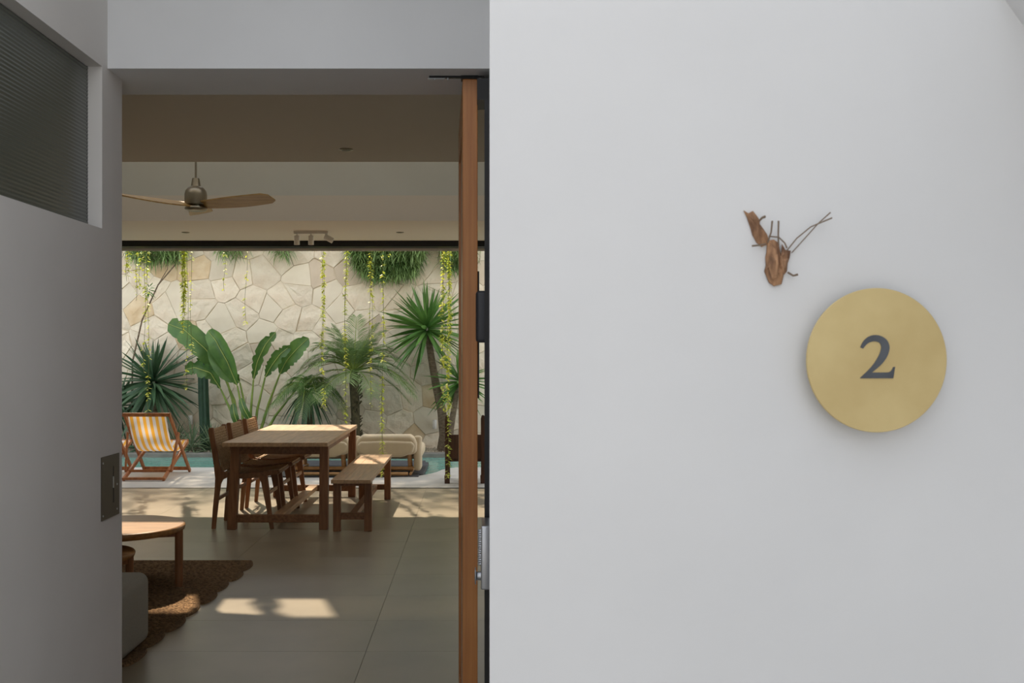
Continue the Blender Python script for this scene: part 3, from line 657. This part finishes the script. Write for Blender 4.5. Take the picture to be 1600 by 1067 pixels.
# palms with feathery fronds
def frond(t, b, base, d, L, droop, m, n_=26, ll=.26, seed=1, ldroop=.25):
    r = random.Random(seed); d = Vector(d).normalized(); mb = MB(); pts = []
    if base[1] + d.y * L > 15.8: d = Vector((d.x, (15.8 - base[1]) / L, d.z)).normalized()
    for i in range(15):
        u = i / 14; pts.append(d * L * u + Vector((0, 0, -droop * L * u * u)))
    mb.tube(pts, [.010 * (1 - u / 15) + .002 for u in range(15)], 4, 1)
    side = d.cross(Vector((0, 0, 1))); side = side.normalized() if side.length > .05 else Vector((1, 0, 0))
    for i in range(n_):
        u = .16 + .84 * i / (n_ - 1); a = u * 14; k = min(int(a), 13); p = pts[k].lerp(pts[k + 1], a - k); tg = (pts[k + 1] - pts[k]).normalized()
        ls = ll * (math.sin(math.pi * (.18 + .74 * u)) ** .7) * r.uniform(.85, 1.1)
        for s in (-1, 1):
            dd = (side * s * .8 + tg * .75 + Vector((0, 0, .12 + r.uniform(-.1, .1)))).normalized()
            w_ = tg * .0065
            q1 = p + dd * ls * .5 + Vector((0, 0, -ldroop * ls * .2)); q2 = p + dd * ls + Vector((0, 0, -ldroop * ls))
            mb.add([p - w_ * .5, p + w_ * .5, q1 + w_, q1 - w_, q2], [(0, 1, 2, 3), (3, 2, 4)], 0)
    o = mb.build('frond', [m, PET], t); o.location = Vector(base) - b
    return o
pt = thing('date_palm', 'feathery pygmy date palm with a rough trunk behind the dining table', 'palm', at(557, 708, 15.45))
b = Vector(pt.location); r = random.Random(5)
tk = MB(); tk.tube([at(557, 708, 15.45) - b, at(556, 650, 15.45) - b, at(554, 600, 15.45) - b, at(553, 580, 15.45) - b], [.065, .062, .07, .05], 14, rmod=lambda j, n, i: 1 + .15 * ((j * 7 + i * 3) % 3 - 1))
for i in range(70):
    z = r.uniform(.1, 1.15); a = r.uniform(0, 6.28); p = Vector((math.cos(a) * .055, math.sin(a) * .055, z)); q = p + Vector((math.cos(a) * .04, math.sin(a) * .04, .04))
    tk.bar(p, q, .02, .012)
tk.build('trunk', PTRK, pt)
cr = at(553, 582, 15.45)
for i, (az, e, L, dr_) in enumerate([(0, 30, 1.05, .75), (25, 55, 1.0, .5), (60, 66, .9, .45), (100, 72, .8, .4), (140, 60, 1.0, .4), (175, 38, 1.08, .6), (190, 20, 1.0, .7), (220, 45, .95, .6), (250, 60, .9, .5), (285, 62, .9, .5), (320, 45, 1.0, .6), (345, 25, 1.1, .75), (355, 45, 1.15, .6), (200, 55, .95, .35), (80, 50, .9, .5), (10, 10, .85, .7), (180, 5, .8, .7), (270, 25, .7, .6), (300, 15, .75, .7), (230, 10, .75, .7), (130, 74, .85, .4), (40, 72, .85, .4), (352, 55, 1.3, .75), (5, 42, 1.25, .85), (340, 35, 1.2, .85), (182, 52, 1.25, .7), (170, 60, 1.3, .6), (195, 42, 1.2, .8), (330, 60, 1.05, .6), (215, 62, 1.05, .6), (20, 60, 1.15, .55), (160, 48, 1.15, .65), (150, 68, 1.15, .35), (30, 66, 1.1, .35), (85, 80, 1.1, .22), (200, 74, 1.05, .3), (350, 72, 1.1, .3)]):
    frond(pt, b, cr, (math.cos(R(az)) * math.cos(R(e)), math.sin(R(az)) * math.cos(R(e)), math.sin(R(e))), L, dr_, PALM, seed=i, n_=34, ll=.34)
ct = thing('fan_leaf_clump', 'drooping dark green cycad clump between the broad-leaved plant and the palm', 'plant', at(482, 708, 15.6))
b = Vector(ct.location)
MB().tube([Vector((0, 0, 0)), at(482, 650, 15.6) - b, at(481, 610, 15.6) - b], [.07, .06, .05], 10).build('trunk', PTRK, ct)
for i in range(15):
    az = i * 360 / 15 + 7; e = (40, 62, 20)[i % 3]
    frond(ct, b, at(481, 606, 15.6), (math.cos(R(az)) * math.cos(R(e)), math.sin(R(az)) * math.cos(R(e)), math.sin(R(e))), .70, .90, PALM if i % 2 else DRA, n_=26, ll=.26, seed=40 + i, ldroop=.5)
r = random.Random(12)
for i in range(34):
    az = i * 2.4; e = R(r.uniform(-45, 35)); d = Vector((math.cos(az) * math.cos(e), math.sin(az) * math.cos(e), math.sin(e)))
    o = MB().blade((0, 0, 0), d, r.uniform(.45, .62), .05, r.uniform(.6, 1.0), 6).build('leaf', YUC, ct); o.location = at(481, 612, 15.6) - b
# low grassy clumps in the bed
low = [(300, 700, 15.5, .55, 'spiky grey-green clump at the pool curb behind the deck chair', SPID), (330, 702, 15.55, .45, 'low grassy clump at the foot of the cactus', SPID), (275, 704, 15.75, .5, 'low strappy clump between the large yucca and the deck chair', SPID),
       (345, 690, 15.85, .34, 'small upright green clump behind the nearest dining chair', DRA), (412, 698, 15.8, .3, 'small leafy clump at the foot of the pale stalks', DRA), (455, 703, 15.8, .34, 'low leafy clump behind the far end of the dining table', DRA),
       (222, 704, 15.5, .34, 'low dark clump under the large yucca', YUC)]
for i, (px, py, Y, L, lb, m) in enumerate(low):
    p = at(px, py, Y); p.z = 0
    rosette('grass_clump', lb, 'plant', p, None, p + Vector((0, 0, .12)), 54, L, .022 if m is SPID else .035, m, 60 + i, el=(5, 80), droop=.5, group='low clumps in the planting bed')
# stem sprig with small epiphyte
t = thing('bare_branch', 'thin bare diagonal branch leaning up the stone wall', 'branch', at(205, 704, 15.9)); b = Vector(t.location)
MB().tube([Vector((0, 0, 0)), at(207, 565, 15.9) - b, at(222, 500, 15.9) - b, at(247, 445, 15.9) - b, at(276, 411, 15.9) - b, at(290, 385, 15.9) - b], [.016, .014, .013, .011, .009, .007], 8).build('stem', TRNK, t)
MB().tube([at(247, 445, 15.9) - b, at(262, 420, 15.9) - b, at(261, 395, 15.9) - b], [.008, .006, .005], 6).build('side_twig', TRNK, t)
p = at(233, 448, 15.85)
rosette('air_plant', 'small green air plant hanging on the stone wall by the bare branch', 'plant', p, None, p, 18, .1, .02, DRA, 99, el=(-60, 60), droop=.3)
# trailing foliage on top of the wall
def trail(label, x0, x1, ybot, Y, n_, seed, yb2=None):
    r = random.Random(seed); mb = MB(); c0_ = at((x0 + x1) / 2, 380, Y); W_ = (x1 - x0) / F * Y; zt = 3.66
    zb = at(0, ybot, Y).z
    for i in range(n_):
        fx = r.uniform(-.5, .5); dep = (1 - abs(fx * 2) ** 5) * r.random() ** .6
        z = zt + (zb + .1 - zt) * dep; p = Vector((fx * W_ + r.uniform(-.05, .05), r.uniform(-.20, .12) * (.4 + .6 * (z > 3)), z))
        a = r.uniform(0, 6.28)
        for q in range(6):
            aa = a + q * 1.05; d = Vector((math.cos(aa) * .75, math.sin(aa) * .5, r.uniform(-.8, .7)))
            mb.blade(p, d, r.uniform(.10, .2), .014, .35, 2)
        if i % 6 == 0: mb.tube([p, Vector((p.x * .98, p.y, zt))], .004, 3, 1, cap=False)
    o = mb.build('trailing_plant', [HANG, VSTM]); o.location = (c0_.x, Y, 0)
    return tag(o, label, 'trailing plant', 'trailing plants over the top of the stone wall', 'thing')
trail('broad dense fringe of trailing foliage over the wall above the palm', 540, 672, 442, 15.92, 1500, 1)
trail('trailing foliage fringe over the wall above the big yucca', 188, 300, 418, 15.95, 480, 2)
trail('small tuft of trailing foliage over the wall above the broad-leaved plant', 338, 388, 408, 15.95, 170, 3)
trail('small thin tuft of trailing foliage above the spotlight bar', 422, 458, 410, 15.95, 100, 4)
trail('trailing foliage over the wall behind the dracaena crown', 684, 745, 432, 15.93, 320, 5)
# hanging vines from the eave: (path px), strands
def vine(label, px, y1, n_str, dens, seed, dx=0, Y=11.72, wide=3.0, lf=.05):
    r = random.Random(seed); t = thing('hanging_vine', label, 'vine', at(px, 372, Y), 0, 'lime vines hanging from the eave')
    b = Vector(t.location); b.z = 2.76; t.location = b; st = MB(); lv = MB()
    for s in range(n_str):
        ox = r.uniform(-wide, wide); ye = y1 if s == 0 else PY - 170 + (y1 - 380) * r.uniform(.55, 1.0); yb = r.uniform(-.08, .08)
        P = []; N = 16; ph = r.uniform(0, 6)
        for i in range(N + 1):
            u = i / N; P.append(at(px + ox * (.3 + u) + dx * u * u + 1.3 * math.sin(u * 9 + ph), 363 + (ye - 363) * u, Y) + Vector((0, yb, 0)) - b)
        P[0].z = 0
        st.tube(P, .0022, 4, cap=False)
        L = sum((P[i + 1] - P[i]).length for i in range(N)); m_ = int(L / .0085 * dens); gaps = [r.random() for _ in range(20)]
        for i in range(m_):
            u = r.random()
            if gaps[int(u * 19.9)] < .2 and dens < 1.3: continue
            k = min(int(u * N), N - 1); p = P[k].lerp(P[k + 1], u * N - k); a = r.uniform(0, 6.28)
            d = Vector((math.cos(a), math.sin(a), r.uniform(-.9, .1))).normalized(); sd = d.cross(Vector((0, 0, 1))).normalized(); q = lf * r.uniform(.7, 1.25)
            lv.add([p, p + d * q * .5 + sd * q * .25, p + d * q, p + d * q * .5 - sd * q * .25], [(0, 1, 2, 3)])
    st.build('stem', VSTM, t); o = lv.build('leaves', VINE, t); o['kind'] = 'stuff'
V = [(203, 440, 2, 1.2, 'short lime vine nearest the doorway wall'), (217, 470, 2, .8, 'thin lime vine in front of the bare branch foot'), (229, 652, 2, .7, 'long thin lime vine falling in front of the big yucca'),
     (287, 520, 4, 1.4, 'thick leafy lime vine ending at the highest broad leaf'), (296, 610, 2, .35, 'sparse lime vine just beside the thick one over the cactus'), (350, 455, 1, .5, 'short sparse lime vine above the deck chair side of the broad leaves'), (388, 505, 1, .5, 'thin lime vine hanging above the middle dining chair'),
     (505, 640, 2, 1.2, 'long dense lime vine just beside the spotlight bar'), (540, 660, 2, .9, 'long lime vine falling before the palm trunk'), (579, 640, 2, .7, 'lime vine passing the palm crown on its bench side'), (598, 745, 2, .8, 'longest lime vine reaching down to the bench end'),
     (606, 400, 1, .9, 'very short lime vine over the broad fringe of foliage'), (692, 640, 3, .9, 'lime vine in front of the dracaena crown'), (702, 745, 3, 1.1, 'long lime vine next to the timber door reaching the pool')]
for i, (px, y1, ns, dn, lb) in enumerate(V): vine(lb, px, y1, ns, dn, 200 + i)
# small wall lights on the stone wall
for px, py, lb in ((298, 656, 'small white cylinder wall light behind the low grey-green clump'), (679, 663, 'small white cylinder wall light beside the curved dracaena trunk')):
    t = thing('wall_light', lb, 'wall light', at(px, py, 16.02), 0, 'small white wall lights')
    MB().lathe([(.03, -.07), (.034, -.065), (.034, .065), (.03, .07)], (0, 0, 0), 18).build('body', WHT, t)
    B('bracket', WHT, -.015, .015, .03, .075, -.02, .02, parent=t)
# trees beyond the wall (they shade the patio)
for i, (x, y, z, rr, lb) in enumerate(((-6.3, 19.6, 8.3, 2.7, 'leafy tree beyond the stone wall behind the deck chairs'), (-2.7, 19.3, 8.1, 2.6, 'leafy tree beyond the stone wall behind the broad-leaved plant'), (1.2, 19.5, 8.2, 2.6, 'leafy tree beyond the stone wall behind the dracaenas'))):
    t = thing('garden_tree', lb, 'tree', (x, y, 0), 0, 'trees beyond the garden wall'); r = random.Random(300 + i)
    MB().tube([(0, 0, -.2), (.1, .05, 2.5), (-.05, 0, 5), (0, 0, z)], [.16, .13, .10, .04], 10).build('trunk', TRNK, t)
    mb = MB()
    for q in range(9500):
        d = Vector((r.gauss(0, 1), r.gauss(0, 1), r.gauss(0, 1))).normalized() * rr * r.random() ** .45
        p = Vector((d.x, d.y * .8, z + d.z * .75)); a = Vector((r.gauss(0, 1), r.gauss(0, 1), r.gauss(0, .6))).normalized(); sd = a.orthogonal().normalized(); s_ = r.uniform(.10, .2)
        mb.add([p, p + a * s_ * .5 + sd * s_ * .25, p + a * s_, p + a * s_ * .5 - sd * s_ * .25], [(0, 1, 2, 3)])
    o = mb.build('foliage', DRA, t); o['kind'] = 'stuff'

# added out of view: tinted pane dims the sun strip, roof shrub splits it
w2 = bpy.data.objects.new('dimming_window', None); col.objects.link(w2); struct(w2); w2.location = (0, 9.74, 4.02)
B('window_frame', BLK, -1.97, -1.94, -.02, .02, 0, .64, parent=w2)
tg = bpy.data.materials.new('sun_dimming_glass'); tg.use_nodes = True; n = tg.node_tree.nodes; l = tg.node_tree.links; n.remove(n['Principled BSDF'])
q1 = n.new('ShaderNodeBsdfTransparent'); q1.inputs[0].default_value = (.17, .16, .13, 1); q2 = n.new('ShaderNodeBsdfGlossy'); q2.inputs['Roughness'].default_value = .05; q3 = n.new('ShaderNodeMixShader'); q3.inputs[0].default_value = .08
l.new(q1.outputs[0], q3.inputs[1]); l.new(q2.outputs[0], q3.inputs[2]); l.new(q3.outputs[0], n['Material Output'].inputs[0])
B('glass_pane', tg, -1.94, 1.2, -.003, .003, 0, .64, parent=w2)
t = thing('shade_shrub', 'added unseen potted shrub outside the high window, splitting the floor sun patch', 'plant', (-2.40, 9.93, 3.0)); mb = MB()  # unseen; outline shaped to cast the dark gap between sun patches
for q in range(2200):
    z = r.uniform(.3, 1.9); rr = .045 + .03 * math.sin(z * 14); a0 = r.uniform(0, 6.28); p = Vector((rr * math.cos(a0), rr * math.sin(a0), z)); a = Vector((r.gauss(0, 1), r.gauss(0, 1), r.gauss(0, .6))).normalized(); sd = a.orthogonal().normalized(); s_ = r.uniform(.03, .06)
    mb.add([p, p + a * s_ * .5 + sd * s_ * .3, p + a * s_, p + a * s_ * .5 - sd * s_ * .3], [(0, 1, 2, 3)])
mb.build('foliage', DRA, t)['kind'] = 'stuff'
MB().lathe([(.08, 0), (.11, .26), (.10, .26), (.09, .22)], (0, 0, 0), 16).build('pot', CONC, t)
MB().tube([(0, 0, .2), (0, 0, 1.85)], .03, 8).build('stem', TRNK, t)
